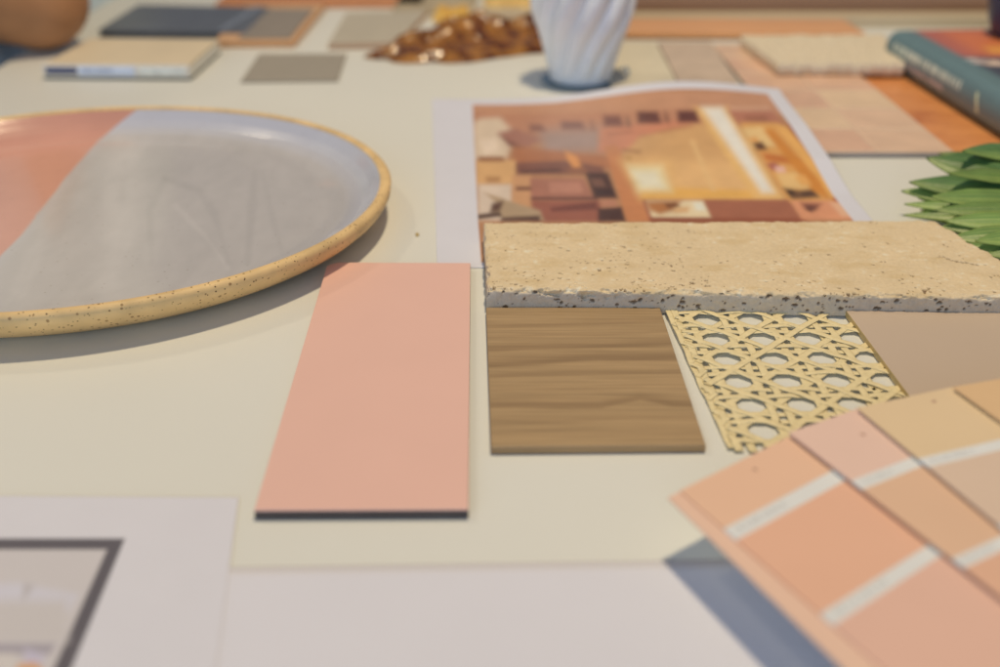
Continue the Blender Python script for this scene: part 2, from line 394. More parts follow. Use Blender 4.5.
# ================================================================ CANE WEBBING
def cane():
    z0 = .0007
    BLq = at(668, 303.5, z0); BR = at(843, 301.5, z0)
    front = at(738, 452, z0)
    ax = (BR - BLq) / 4.06; by = (front - BLq); nb = 6.75; by = by / nb
    m = mat('cane_strand', A(240, 212, 154), .42, .08, 500, .00003, 2500, .45)
    V = []; Fc = []
    def strand(p0, p1, wd, phase, lift, amp=.00030, freq=1.0):
        L = (p1[0] - p0[0], p1[1] - p0[1]); n = max(8, int(math.hypot(*L) * 14)); base = len(V)
        a3 = ax * p0[0] + by * p0[1]; b3 = ax * p1[0] + by * p1[1]; d3 = (b3 - a3).normalized(); sd = Vector((-d3.y, d3.x, 0))
        for i in range(n + 1):
            t = i / n; a = p0[0] + L[0] * t; b = p0[1] + L[1] * t
            p = BLq + ax * a + by * b
            wob = .0005 * noise.noise(Vector((a * 1.1 + phase, b * 1.1, phase)))
            ww = wd * (1 + .12 * noise.noise(Vector((a * 3, b * 3, phase + 9))))
            zz = lift + amp * math.sin(math.pi * 2 * freq * (a + b if abs(L[0]) > .01 and abs(L[1]) > .01 else (b if abs(L[1]) > .01 else a)) + phase)
            zz += .0011 * max(0, 1 - a / 3.2) * max(0, 1 - b / 4.2) + .0003 * noise.noise(Vector((a * .6, b * .6, 2)))
            zz = max(zz, .0)
            th = .00014
            for s, dz in ((-1, 0), (-.75, th), (.75, th), (1, 0), (.75, -th), (-.75, -th)):
                V.append(p + sd * (s * ww / 2 + wob) + Vector((0, 0, zz + dz)))
        for i in range(n):
            for k in range(6):
                a_ = base + i * 6 + k; b_ = base + i * 6 + (k + 1) % 6
                Fc.append((a_, a_ + 6, b_ + 6, b_))
        Fc.append([base + k for k in range(6)][::-1]); Fc.append([base + n * 6 + k for k in range(6)])
    P = ax.length; amin, amax, bmin, bmax = -.06, 4.0, .12, 6.62
    r = random.Random(5)
    for k in range(0, 5):
        for s in (-.14, .14):
            a = .16 + k + s
            if amin <= a <= amax: strand((a, bmin + r.uniform(-.12, .1)), (a + r.uniform(-.02, .02), bmax + r.uniform(-.1, .15)), P * .165, k * 2 + s * 9, .00030)
    for k in range(0, 7):
        for s in (-.14, .14):
            b = k + .5 + s
            if b < bmax: strand((amin + r.uniform(-.05, .03), b), (amax + r.uniform(-.04, .1), b + r.uniform(-.02, .02)), P * .165, k + s * 9, .00036)
    for k in range(-1, 12):      # a+b = .16+k
        s = .16 + k; a0 = max(.02, s - bmax); a1 = min(amax, s - bmin)
        if a1 - a0 > .25: strand((a0, s - a0), (a1, s - a1), P * .165, k * 1.7, .00050, .00022)
    for k in range(-7, 5):       # a-b = .16+k
        s = .16 + k; a0 = max(.02, s + bmin); a1 = min(amax, s + bmax)
        if a1 - a0 > .25: strand((a0, a0 - s), (a1, a1 - s), P * .165, k * 2.3, .00066, .00016)
    strand((-.10, bmin + .05), (-.09, bmax), P * .13, 4, .0002)
    # frayed loops that close the cut edge on the left
    for k in range(0, 6):
        strand((-.12, k + .80), (.10, k + .5), P * .12, k, .0004)
        strand((-.12, k + .20), (.10, k + .5), P * .12, k + 3, .0005)
    o = mesh('cane_webbing', V, Fc, m, smooth=True)
    tag(o, 'pale woven cane webbing piece with octagonal holes between walnut and taupe samples', 'cane webbing')
cane()

# ================================================================ PAPER SHEETS
m_paper = mat('white_paper', A(204, 194, 188), .75, .012, 25, .00002, 400, .2)
m_print = mat('printed_paper', None, .42, .01, 60, .00002, 400, .4, attr='art')
# blank sheet along the front
q = pxquad([(-500, 1050), (1500, 1050), (1150, 553), (120, 569)], .0)
P = bil([q[0], q[1], q[2], q[3]], 60, 30); P[:, :, 2] = .00025
sh = grid('blank_paper_sheet', P, m_paper, thick=.0001); tag(sh, 'blank white paper sheet lying under the paint chips at the front', 'paper sheet')
# printed sheet bottom left
q = [at(-420, 1000), at(205, 1000), at(239, 498.5), at(-160, 496)]
q[1] = at(238, 498.5) + (at(229, 568) - at(238, 498.5)) * 4.2; q[0] = q[1] + (at(-160, 496) - at(239, 498.5)) * 1.05
P = bil(q, 420, 420); P[:, :, 2] = .0006
px, py = photo(P.reshape(-1, 3))
frame = [(-900, 538), (125, 538), (72, 667), (-10, 867), (-900, 867)]
inner = [(-900, 549), (107, 549), (54, 667), (-30, 850), (-900, 850)]
C = art(px, py, (204, 194, 188), [(frame, (92, 84, 84), 2.5), (inner, (193, 180, 170), 2.5),
     ([(-300, 586), (20, 583), (78, 594), (70, 610), (-300, 605)], (196, 186, 184), 9), (R4(-300, 600, 66, 640), (190, 177, 166), 14),
     ([(-300, 643), (56, 643), (50, 654), (-300, 654)], (158, 146, 145), 5), ([(25, 648), (45, 655), (40, 668), (25, 668)], (185, 172, 178), 6), (R4(-300, 653, 15, 700), (198, 184, 170), 5),
     ([(18, 664), (36, 662), (48, 675), (10, 690)], (205, 150, 100), 5), ([(24, 583), (34, 584), (30, 592), (22, 600)], (178, 166, 158), 6)])
sh = grid('printed_plan_sheet', P, m_print, thick=.0001, colors=C); tag(sh, 'white printed sheet with a dark framed drawing at the front left corner', 'printed sheet')
# interior print
q = [at(437, 268), at(912, 268), at(778, 96.5, .006), at(432, 99)]
P = bil(q, 520, 300)
u = np.linspace(0, 1, 520)[None, :]; v = np.linspace(0, 1, 300)[:, None]
px, py = photo(P.reshape(-1, 3))
bulge = np.exp(-((u - .70) / .30) ** 2)
lift = .0045 * np.clip((v - .36) / .16, 0, 1) * np.clip((u - .5) / .4, 0, 1) * np.clip((1.06 - v) * 3, .3, 1) + .0105 * bulge * np.clip((v - .42) / .58, 0, 1) ** 1.5 - .0005 * 0
P[:, :, 2] = .0005 + np.clip(v - .5, 0, 1) * 2 * .0055 * np.clip((u - .35) / .65, 0, 1) + lift
px, py = photo(P.reshape(-1, 3))
sh_ = [  # interior scene and a painted grey sheen, picked out in soft blocks
 (R4(460, 90, 900, 114), (186, 132, 96), 4),
 ([(474, 113), (560, 113), (700, 108), (700, 130), (474, 135)], (180, 122, 88), 5),
 ([(480, 118), (500, 117), (516, 134), (506, 158), (474, 160), (474, 122)], (206, 178, 146), 6),
 ([(498, 132), (515, 128), (545, 138), (528, 147), (508, 145)], (158, 104, 82), 5), ([(498, 134), (512, 142), (524, 147), (512, 146)], (110, 66, 50), 3),
 ([(540, 130), (600, 128), (604, 150), (545, 154)], (158, 128, 114), 14), ([(514, 146), (575, 152), (612, 156), (612, 168), (512, 168)], (168, 104, 64), 5),  # first block: grey sheen of the glossy sheet, painted in
 ([(476, 160), (516, 160), (516, 184), (476, 184)], (204, 154, 98), 4), ([(516, 162), (566, 160), (604, 166), (604, 174), (516, 174)], (122, 76, 58), 4),
 ([(565, 150), (577, 156), (583, 170), (576, 172), (567, 158)], (208, 136, 70), 3),
 ([(478, 184), (512, 184), (512, 220), (478, 220)], (204, 178, 152), 4), ([(512, 175), (531, 175), (531, 222), (512, 222)], (192, 138, 92), 4),
 ([(530, 178), (584, 178), (594, 198), (531, 198)], (160, 102, 78), 2.5), ([(585, 172), (608, 172), (618, 198), (594, 198)], (74, 46, 36), 3), (R4(531, 196.5, 598, 199.5), (96, 56, 44), 2),
 ([(531, 200), (600, 200), (604, 221), (535, 221)], (146, 84, 62), 3), ([(550, 207), (596, 201), (598, 209), (552, 211)], (112, 60, 46), 3), ([(598, 208), (622, 206), (626, 221), (598, 221)], (74, 46, 36), 3), ([(600, 199), (616, 199), (618, 206), (602, 207)], (176, 116, 86), 3),
 ([(484, 192), (498, 196), (520, 204), (540, 210), (544, 220), (505, 220), (490, 210), (500, 206)], (168, 138, 104), 3), ([(492, 203), (504, 200), (500, 210), (490, 212)], (96, 66, 48), 3), ([(502, 217), (540, 215), (540, 221), (500, 221)], (84, 56, 42), 3), ([(476, 214), (500, 211), (502, 216), (478, 219)], (90, 66, 50), 2),
 ([(600, 128), (700, 118), (705, 128), (640, 136), (632, 150), (598, 152)], (196, 122, 86), 6),
 ([(604, 146), (617, 144), (651, 221), (627, 221)], (190, 120, 72), 2.5),
 ([(640, 137), (700, 122), (730, 140), (764, 198), (646, 198), (622, 154)], (198, 148, 92), 5), ([(650, 160), (735, 160), (764, 198), (650, 198)], (214, 164, 104), 18),
 ([(620, 160), (672, 160), (680, 198), (640, 198)], (214, 164, 100), 12), ([(640, 186), (760, 190), (768, 199), (642, 199)], (222, 164, 78), 6),
 ([(627, 165), (662, 165), (672, 191), (638, 191)], (246, 218, 160), 9), ([(632, 171), (656, 171), (664, 187), (642, 187)], (244, 228, 192), 8),
 ([(622, 148), (642, 150), (640, 153), (624, 151)], (160, 110, 66), 2.5), ([(624, 155), (632, 156), (630, 160)], (170, 120, 60), 2.5),
 ([(694, 107), (728, 107), (786, 200), (756, 200)], (230, 178, 104), 6), ([(702, 107), (722, 107), (774, 192), (762, 192)], (236, 222, 200), 7),
 ([(727, 109), (772, 109), (784, 124), (738, 125)], (170, 108, 80), 3), ([(730, 106), (768, 106), (772, 110), (730, 110)], (196, 146, 112), 3),
 ([(740, 122), (778, 122), (850, 202), (788, 202)], (206, 146, 76), 3), ([(742, 127), (762, 126), (778, 146), (752, 146)], (228, 184, 118), 3), ([(752, 142), (762, 141), (768, 149), (758, 150)], (96, 62, 36), 2.5),
 ([(762, 152), (800, 158), (806, 166), (766, 160)], (186, 104, 44), 4), ([(766, 163), (776, 162), (782, 169), (772, 170)], (160, 84, 66), 2.5), ([(774, 166), (784, 166), (786, 172), (777, 172)], (226, 172, 150), 2.5), ([(776, 173), (806, 172), (818, 188), (784, 189)], (226, 178, 110), 4),
 ([(782, 187), (800, 190), (814, 188), (820, 197), (792, 199)], (110, 76, 48), 3), ([(776, 124), (787, 126), (850, 198), (832, 199)], (226, 164, 84), 2.5), ([(764, 130), (772, 128), (820, 180), (830, 199), (812, 190)], (196, 122, 44), 4),
 ([(642, 199), (788, 199), (804, 221), (650, 221)], (158, 95, 66), 2), ([(646, 200), (703, 200), (711, 217), (652, 217)], (232, 204, 158), 2.5), ([(646, 201), (682, 200), (674, 210), (660, 214), (650, 210)], (168, 106, 56), 5), ([(693, 202), (702, 202), (706, 210), (696, 210)], (252, 240, 210), 3), ([(650, 217), (806, 218), (808, 222), (650, 222)], (140, 76, 48), 2),
 ([(790, 200), (858, 200), (874, 219), (802, 219)], (208, 138, 96), 3), ([(800, 202), (822, 203), (816, 210), (804, 208)], (140, 84, 60), 4), ([(830, 202), (850, 202), (862, 216), (842, 216)], (232, 176, 134), 4), ([(786, 124), (792, 126), (876, 221), (866, 221), (846, 199)], (150, 76, 48), 2.5), ([(832, 197), (856, 197), (856, 201), (834, 201)], (170, 90, 50), 2),
    ([(516, 186), (531, 186), (531, 190), (516, 190)], (120, 76, 52), 2), ([(548, 182), (580, 182), (584, 192), (550, 192)], (178, 118, 92), 2), ([(590, 178), (602, 178), (606, 186), (594, 186)], (112, 74, 56), 2), ([(596, 190), (612, 189), (614, 193), (598, 194)], (60, 38, 32), 2),
    ([(566, 168), (584, 166), (588, 172), (570, 173)], (140, 88, 60), 2), ([(480, 140), (496, 138), (500, 150), (484, 154)], (220, 192, 162), 4), ([(478, 156), (504, 156), (504, 161), (478, 161)], (150, 100, 64), 2), ([(486, 176), (500, 176), (500, 182), (486, 182)], (174, 124, 76), 3),
    ([(656, 130), (690, 124), (694, 126), (660, 133)], (178, 120, 78), 3), ([(690, 140), (694, 140), (716, 190), (711, 190)], (214, 168, 108), 4), ([(744, 116), (766, 116), (768, 120), (747, 120)], (150, 94, 66), 2), ([(748, 138), (756, 136), (760, 141), (752, 142)], (214, 150, 80), 2),
    ([(794, 176), (804, 174), (812, 184), (802, 185)], (214, 152, 78), 3), ([(786, 190), (792, 189), (796, 194), (790, 195)], (70, 48, 32), 2), ([(800, 192), (812, 190), (816, 194), (804, 196)], (84, 58, 40), 2), ([(664, 203), (676, 202), (680, 206), (668, 208)], (120, 74, 40), 2), ([(676, 207), (690, 206), (688, 212), (672, 213)], (206, 160, 108), 2),
    ([(806, 204), (818, 206), (812, 212), (806, 210)], (110, 66, 48), 2), ([(520, 170), (560, 168), (562, 171), (522, 173)], (92, 58, 46), 2), ([(606, 132), (630, 129), (634, 133), (608, 136)], (176, 108, 76), 3),
]
for x0, y0, x1, y1, c in [(677, 110, 700, 122, (98, 56, 44)), (637, 111, 662, 123, (100, 58, 46)), (664, 111, 670, 122, (120, 76, 56)), (603, 115, 624, 126, (120, 72, 58)), (626, 115, 631, 126, (100, 70, 56)), (561, 121, 586, 129, (128, 84, 70)), (529, 124, 546, 131, (134, 86, 68)), (590, 120, 596, 130, (146, 98, 76))]:
    sh_.append(([(x0, y0), (x1 - 4, y0), (x1, y1), (x0 + 1, y1)], c, 3.5))
C = art(px, py, (172, 120, 80), sh_)
q_ = P.reshape(-1, 3); C = soften(C, 300, 520, 1, 1)
dn = fbm(q_[:, 0] * 90, q_[:, 1] * 60, 0.0, 5, 21); dn2 = fbm(q_[:, 0] * 220, q_[:, 1] * 220, 0.0, 3, 60)
lum = C.mean(1, keepdims=True); C = lum + (C - lum) * .96
C = C * (1 + .07 * dn[:, None] + .03 * dn2[:, None])
veil = np.exp(-(((px - 585) / 60) ** 2 + ((py - 138) / 20) ** 2))[:, None] * .25; C = C * (1 - veil) + np.array(A(165, 142, 126)) * veil  # hazy gloss reflection painted into the print colour
C = soften(C, 300, 520, 1, 1)
# unprinted white margin: left, right and far edge of the sheet
U = np.tile(u, (300, 1)).ravel(); Vv = np.tile(v, (1, 520)).ravel()
pic_l = np.interp(py, [104, 220, 265], [472.5, 478, 481.5]); ml = np.clip((pic_l - px) / 1.2 + .5, 0, 1)
mr_ = np.clip((U - (.955 - .0 * Vv)) / .004 + .5, 0, 1); mt = np.clip((Vv - .953) / .006 + .5, 0, 1); mb = np.clip((.02 - Vv) / .004 + .5, 0, 1)
mm = np.maximum.reduce([ml, mr_, mt, mb])[:, None]
C = C * (1 - mm) + np.array(A(206, 197, 193)) * mm
pr = grid('interior_print', P, m_print, thick=.0003, colors=C); tag(pr, 'curled white sheet printed with a warm lit room interior behind the travertine', 'printed sheet')

# ================================================================ PAINT CHIP FAN
def fan():
    zb = .0185
    root = thing('paint_chip_fan', 'fan of peach and beige paint colour strips spread out at the right front', 'paint chips', Vector((at(1100, 800).x, at(1100, 800).y, 0)))
    m_band = mat('chip_white', A(208, 200, 186), .6, .02, 60, 0, 300, .3)
    cols = {}
    def cm(c):
        if c not in cols: cols[c] = mat('paint_chip_colour', A(*c), .5, .015, 40, .00002, 900, .35)
        return cols[c]
    def strip(tl, tr, le, re_, z, cuts, colsq, dot, length=.24):
        a = at(*tl, z); b = at(*tr, z); l2 = at(*le, z); r2 = at(*re_, z)
        dl = (l2 - a).normalized(); dr = (r2 - b).normalized(); d = (dl + dr).normalized()
        bm = bmesh.new(); mats = [m_band]; prev = 0.0; s = 0.0
        # cuts: photo points on the strip's right edge line at which a band starts / ends
        segs = []
        for (x0, y0), (x1, y1) in cuts:
            s0 = (at(x0, y0, z) - a).dot(d); s1 = (at(x1, y1, z) - a).dot(d); segs.append((s0, s1))
        while len(segs) < 5:
            st = segs[-1][0] - segs[-2][0] if len(segs) > 1 else .047
            segs.append((segs[-1][0] + st, segs[-1][1] + st))
        pos = 0.0; i = 0; pieces = []
        for s0, s1 in segs:
            pieces.append((pos, s0, colsq[min(i, len(colsq) - 1)])); pieces.append((s0, s1, None)); pos = s1; i += 1
        pieces.append((pos, length, colsq[-1]))
        V = []; Fc = []; mi = []; th = .0005
        def pt(s, t, zz):
            p0 = a + d * s; p1 = b + d * s; p = p0 + (p1 - p0) * t; return (p.x, p.y, zz)
        for p0, p1, c in pieces:
            if p0 >= length: break
            p1 = min(p1, length); n = len(V)
            if c is None: k = 0
            else:
                mm_ = cm(c)
                if mm_ not in mats: mats.append(mm_)
                k = mats.index(mm_)
            V += [pt(p0, 0, z), pt(p0, 1, z), pt(p1, 1, z), pt(p1, 0, z), pt(p0, 0, z - th), pt(p0, 1, z - th), pt(p1, 1, z - th), pt(p1, 0, z - th)]
            Fc += [(n + 3, n + 2, n + 1, n), (n + 4, n + 5, n + 6, n + 7), (n, n + 4, n + 7, n + 3), (n + 1, n + 2, n + 6, n + 5), (n, n + 1, n + 5, n + 4), (n + 2, n + 3, n + 7, n + 6)]
            mi += [k, 0, k, k, k, k]
        st = mesh('colour_strip', V, Fc, mats, root, mi=mi)
        # faint grey colour codes printed on the white bands (too small to read)
        rg = random.Random(int(tl[0]))
        for p0, p1, c in pieces:
            if c is None and p0 < length:
                ts = [.07]; gi = [0]
                while ts[-1] < .46:
                    ts.append(ts[-1] + rg.uniform(.012, .03)); gi.append(1); ts.append(ts[-1] + rg.choice([.012, .012, .03])); gi.append(0)
                m0 = p0 + (p1 - p0) * .30; m1 = p0 + (p1 - p0) * .58; V = []
                for t_ in ts: V += [pt(m0, t_, z + .00005), pt(m1, t_, z + .00005)]
                Fc = [(2 * k_, 2 * k_ + 1, 2 * k_ + 3, 2 * k_ + 2) for k_ in range(len(ts) - 1)]
                mesh('colour_code_print', V, Fc, [m_band, m_code], st, root=root, mi=[gi[k_ + 1] for k_ in range(len(ts) - 1)])
        if dot:
            p = at(*dot, z); n = 14
            V = [(p.x + .0007 * math.cos(2 * math.pi * i / n), p.y + .0007 * math.sin(2 * math.pi * i / n), z + .00006) for i in range(n)]
            mesh('punched_dot', V, [list(range(n))], m_dot, st, root=root)
        return d
    m_code = mat('code_grey', A(184, 177, 166), .6)
    m_dot = mat('dot_brown', A(168, 126, 100), .7)
    # lowest strips first
    strip((668, 497), (795, 434), (822, 640), (990, 590), zb - .0006, [((1118, 880), (1136, 894))], [(226, 182, 150)], None)
    strip((680, 490), (797, 432), (889, 667), (1000, 581), zb, [((860, 484), (874, 494)), ((962, 560), (977, 570))], [(220, 173, 137), (215, 162, 128), (212, 165, 138)], (755, 469))
    strip((789, 432), (859, 407.5), (1000, 577), (1000, 517), zb + .0016, [((852, 480), (866, 488)), ((958, 556), (972, 565))], [(214, 175, 150), (209, 166, 130), (210, 160, 126)], (863, 434))
    strip((857, 407), (955, 386), (1040, 558), (1040, 447), zb + .0030, [((924, 457), (937, 465)), ((1012, 521), (1026, 531))], [(209, 177, 134), (203, 172, 143), (210, 165, 130)], (934, 401))
    strip((953, 386.5), (1060, 368), (1150, 545), (1190, 440), zb + .0044, [((1040, 446), (1058, 458))], [(205, 165, 118), (200, 160, 130)], None)
    # the closed rest of the deck under the pivot carries the fan
    m_stack = mat('chip_stack', A(190, 160, 140), .6, .15, 400, stretch=(1, 1, 30))
    dirp = Vector((.55, -.83, 0)).normalized()
    c0 = at(889, 667, zb) + dirp * .075 + Vector((.03, 0, 0)); n_ = Vector((-dirp.y, dirp.x, 0))
    slab('closed_deck', [c0 - n_ * .022, c0 + dirp * .10 - n_ * .022, c0 + dirp * .10 + n_ * .022, c0 + n_ * .022], .0008, zb - .002, m_stack, .0005, root)
fan()

# ================================================================ SUCCULENT / PALM LEAVES
def leaves():
    base = at(1075, 232, .012)
    root = thing('green_leaf_cluster', 'cluster of long pointed green leaves fanning out at the right edge', 'plant', Vector((base.x, base.y, 0)))
    m = mat('leaf_green', None, .38, .12, 90, .0001, 500, .5, attr='art')
    specs = [  # tip px, tip z, width, droop, base offset(px)
        ((962, 150), .030, .013, 0, (1110, 160)), ((926, 157), .024, .0165, 0, (1105, 205)), ((1010, 150), .034, .015, 0, (1130, 170)),
        ((938, 152), .020, .010, 0, (1110, 185)), ((909, 181), .017, .0125, 0, (1100, 205)), ((901, 190), .012, .011, 0, (1100, 212)),
        ((904, 203), .009, .0085, 0, (1100, 222)), ((903, 214), .0065, .0075, 0, (1100, 226)), ((940, 226), .009, .009, 0, (1100, 236)),
        ((950, 237), .0085, .010, 0, (1105, 240)), ((962, 247), .0078, .010, 0, (1110, 243)), ((985, 254), .007, .010, 0, (1120, 247)),
        ((930, 196), .016, .010, 0, (1100, 208)), ((934, 209), .013, .009, 0, (1100, 219)), ((948, 172), .024, .010, 0, (1110, 190)),
        ((945, 220), .012, .009, 0, (1100, 230)), ((922, 187), .010, .012, 0, (1100, 206)), ((918, 197), .008, .011, 0, (1100, 216)), ((920, 209), .006, .010, 0, (1100, 224)), ((930, 217), .005, .010, 0, (1100, 230)), ((955, 229), .0045, .012, 0, (1105, 238)), ((975, 240), .004, .012, 0, (1110, 244)), ((975, 240), .012, .009, 0, (1110, 238)), ((1005, 262), .005, .010, 0, (1130, 255))]
    for i, (tip, tz, wd, dr, bs) in enumerate(specs):
        t = at(*tip, tz); b = at(*bs, .010); d = b - t; Ln = d.length
        wd *= 1.22; side = Vector((-d.y, d.x, 0)).normalized(); side = side if side.y > 0 else -side; n = 40; m_ = 14
        P = np.zeros((n, m_, 3)); Cc = np.zeros((n, m_, 3))
        rr = random.Random(i)
        tone = rr.uniform(.85, 1.15)
        for a in range(n):
            s = a / (n - 1)
            w = wd * (min(1, (s * 4.2)) ** .85) * (1 - .22 * s)
            arch = .003 * math.sin(math.pi * min(1, s * 1.0)) 
            cpt = t + d * s + Vector((0, 0, arch))
            for j in range(m_):
                q = j / (m_ - 1) * 2 - 1
                z = -w * .10 * abs(q - .1) + w * .02 * math.sin(q * 11 + i)       # blade folded along its midrib
                tw = .34 + .10 * math.sin(i * 1.7)
                P[a, j] = cpt + side * (q * w / 2) + Vector((0, 0, z + tw * q * w / 2))
                stripe = .5 + .5 * math.sin(q * 13 + i)
                c1 = np.array((.11, .24, .065)); c2 = np.array((.38, .49, .12)); c3 = np.array((.06, .16, .07))
                e = min(1, max(0, (abs(q) - .62) / .3))
                c = c1 * (1 - .45 * stripe) + c2 * .45 * stripe if i > 4 else c1 * .6 + c3 * .4 + (c2 - c1) * .12 * stripe
                lo = min(1, max(0, (-q + .1) / 1.1)); c = c * (1 - lo * .6) + c2 * lo * .6  # pleat shading painted in: lower edge brighter, upper edge darker
                f2 = min(1, max(0, 1 - s * 9)); c = c * (1 - f2 * .5) + np.array((.26, .33, .08)) * f2 * .5
                Cc[a, j] = c * tone * (1 + .15 * noise.noise(Vector((s * 7, q * 4, i))))
        P[:, :, 2] = np.maximum(P[:, :, 2], .0006)
        # leaves right of the stone stay clear of it
        grid('leaf', P, m, root, thick=.0006, colors=Cc.reshape(-1, 3))
    # short stem where the blades meet
    V, Fc = lathe([(0, -.011), (1, -.011), (1.1, 0), (.9, .006), (0, .008)], at(1108, 225, .012), .014, 24)
    mesh('stem', V, Fc, mat('stem_green', (.16, .24, .08), .5), root, smooth=True)
leaves()

# ================================================================ VASE
def vase():
    c = at(580.5, 82, 0); zt = .0008
    dish = thing('blue_saucer', 'small blue grey saucer under the white fluted vase', 'saucer', c)
    V, Fc = lathe([(0, .0003), (.8, .0003), (1.0, .0016), (1.03, .0024), (1.0, .0028), (.9, .0016), (0, .0014)], c, .0262, 64)
    m_blue = mat('saucer_glaze', (.27, .38, .45), .2, .1, 60, 0, 300, .5, .3)
    mesh('dish', V, Fc, m_blue, dish, smooth=True)
    hc = at(622, 80, 0); Vt = []; Ft = []
    pts = [(-.0045, .0020), (-.002, .0075), (.0022, .0085), (.0042, .0055), (.0030, .0018)]
    for i, (dx, z) in enumerate(pts):
        for k in range(8):
            a = 2 * math.pi * k / 8; Vt.append((hc.x + dx + .0009 * math.cos(a), hc.y + .0012 * math.sin(a), z + .0009 * math.cos(a)))
    for i in range(len(pts) - 1):
        for k in range(8): Ft.append((i * 8 + k, i * 8 + (k + 1) % 8, (i + 1) * 8 + (k + 1) % 8, (i + 1) * 8 + k))
    mesh('handle', Vt, Ft, m_blue, dish, smooth=True)
    z0 = .0018
    prof = [(0, 0), (.0190, 0), (.0205, .0012), (.0212, .006), (.0222, .012), (.0240, .020), (.0270, .029), (.0303, .037), (.0326, .046), (.0335, .055), (.0336, .064), (.0325, .074), (.030, .085), (.026, .096), (.021, .106), (.0175, .114), (.0165, .122), (.0175, .130), (.0150, .130), (.0145, .120), (.016, .11), (.022, .09), (.028, .06), (.02, .01), (0, .006)]
    n = 288; V = []; Fc = []; K = 11
    pr = dens(prof, 4)
    nout = 17 * 4
    for i, (r, z) in enumerate(pr):
        for j in range(n):
            a = 2 * math.pi * j / n
            ph = K * (a - 0.35 * 1) - z * 175
            fl = abs(math.sin(ph / 2)) ** .8          # rounded ribs with sharp creases between
            amp = .0058 * min(1, max(0, (z - .002) / .012)) * (1 if i < nout else 0) * min(1, max(0, (.125 - z) / .02)) * (r / .033)
            R_ = r + (fl - .75) * amp
            V.append((c.x + R_ * math.cos(a), c.y + R_ * math.sin(a), z0 + z))
    for i in range(len(pr) - 1):
        for j in range(n):
            k = (j + 1) % n; Fc.append((i * n + j, i * n + k, (i + 1) * n + k, (i + 1) * n + j))
    o = mesh('fluted_vase', V, Fc, mat('white_porcelain', (.86, .895, .92), .32, .03, 60, .00005, 200, .5), smooth=True)
    tag(o, 'white vase with twisted spiral flutes standing on the small saucer', 'vase')
vase()

# ================================================================ AMBER GLASS DISH
def amber():
    cl = at(452, 50, 0); cr = at(560, 34, 0)
    c = (at(376, 62) + at(575, 34)) / 2; ax = (at(575, 40) - at(376, 62)); L = ax.length; d = ax.normalized(); s = Vector((-d.y, d.x, 0))
    nr, na = 60, 260; V = []; Fc = []; Cc = []
    for i in range(nr):
        r = i / (nr - 1)
        for j in range(na):
            a = 2 * math.pi * j / na
            rag = 1 + .10 * noise.fractal(Vector((math.cos(a) * 2.2, math.sin(a) * 2.2, .3)), 1, 2, 4) + .05 * math.sin(a * 9)
            x = r * rag * L * .52 * math.cos(a); y = r * rag * L * .235 * math.sin(a)
            p = c + d * x + s * y
            rd = abs(noise.noise(Vector((x * 26, y * 50, 1.0)))); rd2 = noise.fractal(Vector((x * 45, y * 80, 5)), 1, 2, 4)
            env = (1 - r ** 16)
            xx = x / (L * .52)
            hgt = (.010 + .0105 * min(1, max(0, (xx + .72) * 1.6))) * (.55 + .45 * (y / (L * .235)))
            z = .0012 + .82 * env * (hgt * (.35 + .95 * min(1, r * 1.3) * (1 - .5 * rd * 3)) + .004 * rd2)
            z = max(z, .0010)
            V.append((p.x, p.y, z))
            t = noise.fractal(Vector((x * 90, y * 70, 9)), 1, 2, 4)
            k = min(1, max(0, .5 + t * 1.1))
            Cc.append(tuple(np.array((.74, .34, .07)) * k + np.array((.24, .075, .018)) * (1 - k)))
    for i in range(nr - 1):
        for j in range(na):
            k = (j + 1) % na; Fc.append((i * na + j, (i + 1) * na + j, (i + 1) * na + k, i * na + k))
    Fc.append([(nr - 1) * na + j for j in range(na)][::-1]) if False else None
    b = len(V); V2 = [(x, y, .0004) for (x, y, z) in V[(nr - 1) * na:]]; V += V2; Cc += Cc[(nr - 1) * na:(nr) * na]
    for j in range(na):
        k = (j + 1) % na; Fc.append(((nr - 1) * na + j, b + j, b + k, (nr - 1) * na + k))
    Fc.append([b + j for j in range(na)][::-1])
    m = mat('amber_glass', None, .2, .12, 200, .0004, 120, .5, .3, trans=.5, attr='art')
    o = mesh('amber_glass_dish', V, Fc, m, smooth=True, colors=np.array(Cc))
    tag(o, 'glossy rippled amber brown glass dish beside the white vase', 'glass dish')
amber()

# ================================================================ SAMPLES IN THE BACKGROUND, LEFT
def sample(name, px4, z0, th, m, label, cat, bev=.0005, side=None, group=None):
    o = slab(name, pxquad(px4, z0 + th), z0, z0 + th, m, bev, side=side); tag(o, label, cat, group); return o
E1 = .0003
sample('grey_fabric_sample', [(240, 81), (338, 80), (347, 53), (259, 53)], E1, .0010, mat('grey_felt', A(146, 133, 115), .8, .03, 120, .0002, 900, .2), 'flat grey brown square sample lying alone on the table', 'fabric sample')
sample('wood_board', [(214, 41), (294, 41), (325, 4), (245, 4)], E1, .0045, mat('light_oak', A(196, 150, 106), .5, .08, 60, stretch=(.2, 1, 1)), 'light oak board under the taupe tile at the back left', 'wood board', side=mat('oak_edge', A(184, 132, 86), .55, .05, 60))
sample('taupe_tile', [(238, 37), (290, 37), (314, 8), (268, 8)], E1 + .0046, .0012, mat('taupe_tile_glaze', A(140, 124, 104), .4, .05, 60), 'dark taupe tile lying on the light oak board', 'tile')
sample('greige_tile', [(328, 43), (396, 42), (428, 10), (346, 12)], E1, .0045, mat('greige_tile_face', A(176, 160, 134), .5, .05, 50), 'pale greige tile left of the amber glass dish', 'tile', side=mat('greige_edge', A(172, 136, 104), .6, .05, 60))
sample('terracotta_board', [(215, 3), (420, 3), (438, -14), (236, -14)], E1, .004, mat('terracotta_face', A(188, 122, 76), .5, .08, 50), 'orange brown board at the far edge behind the tiles', 'board')
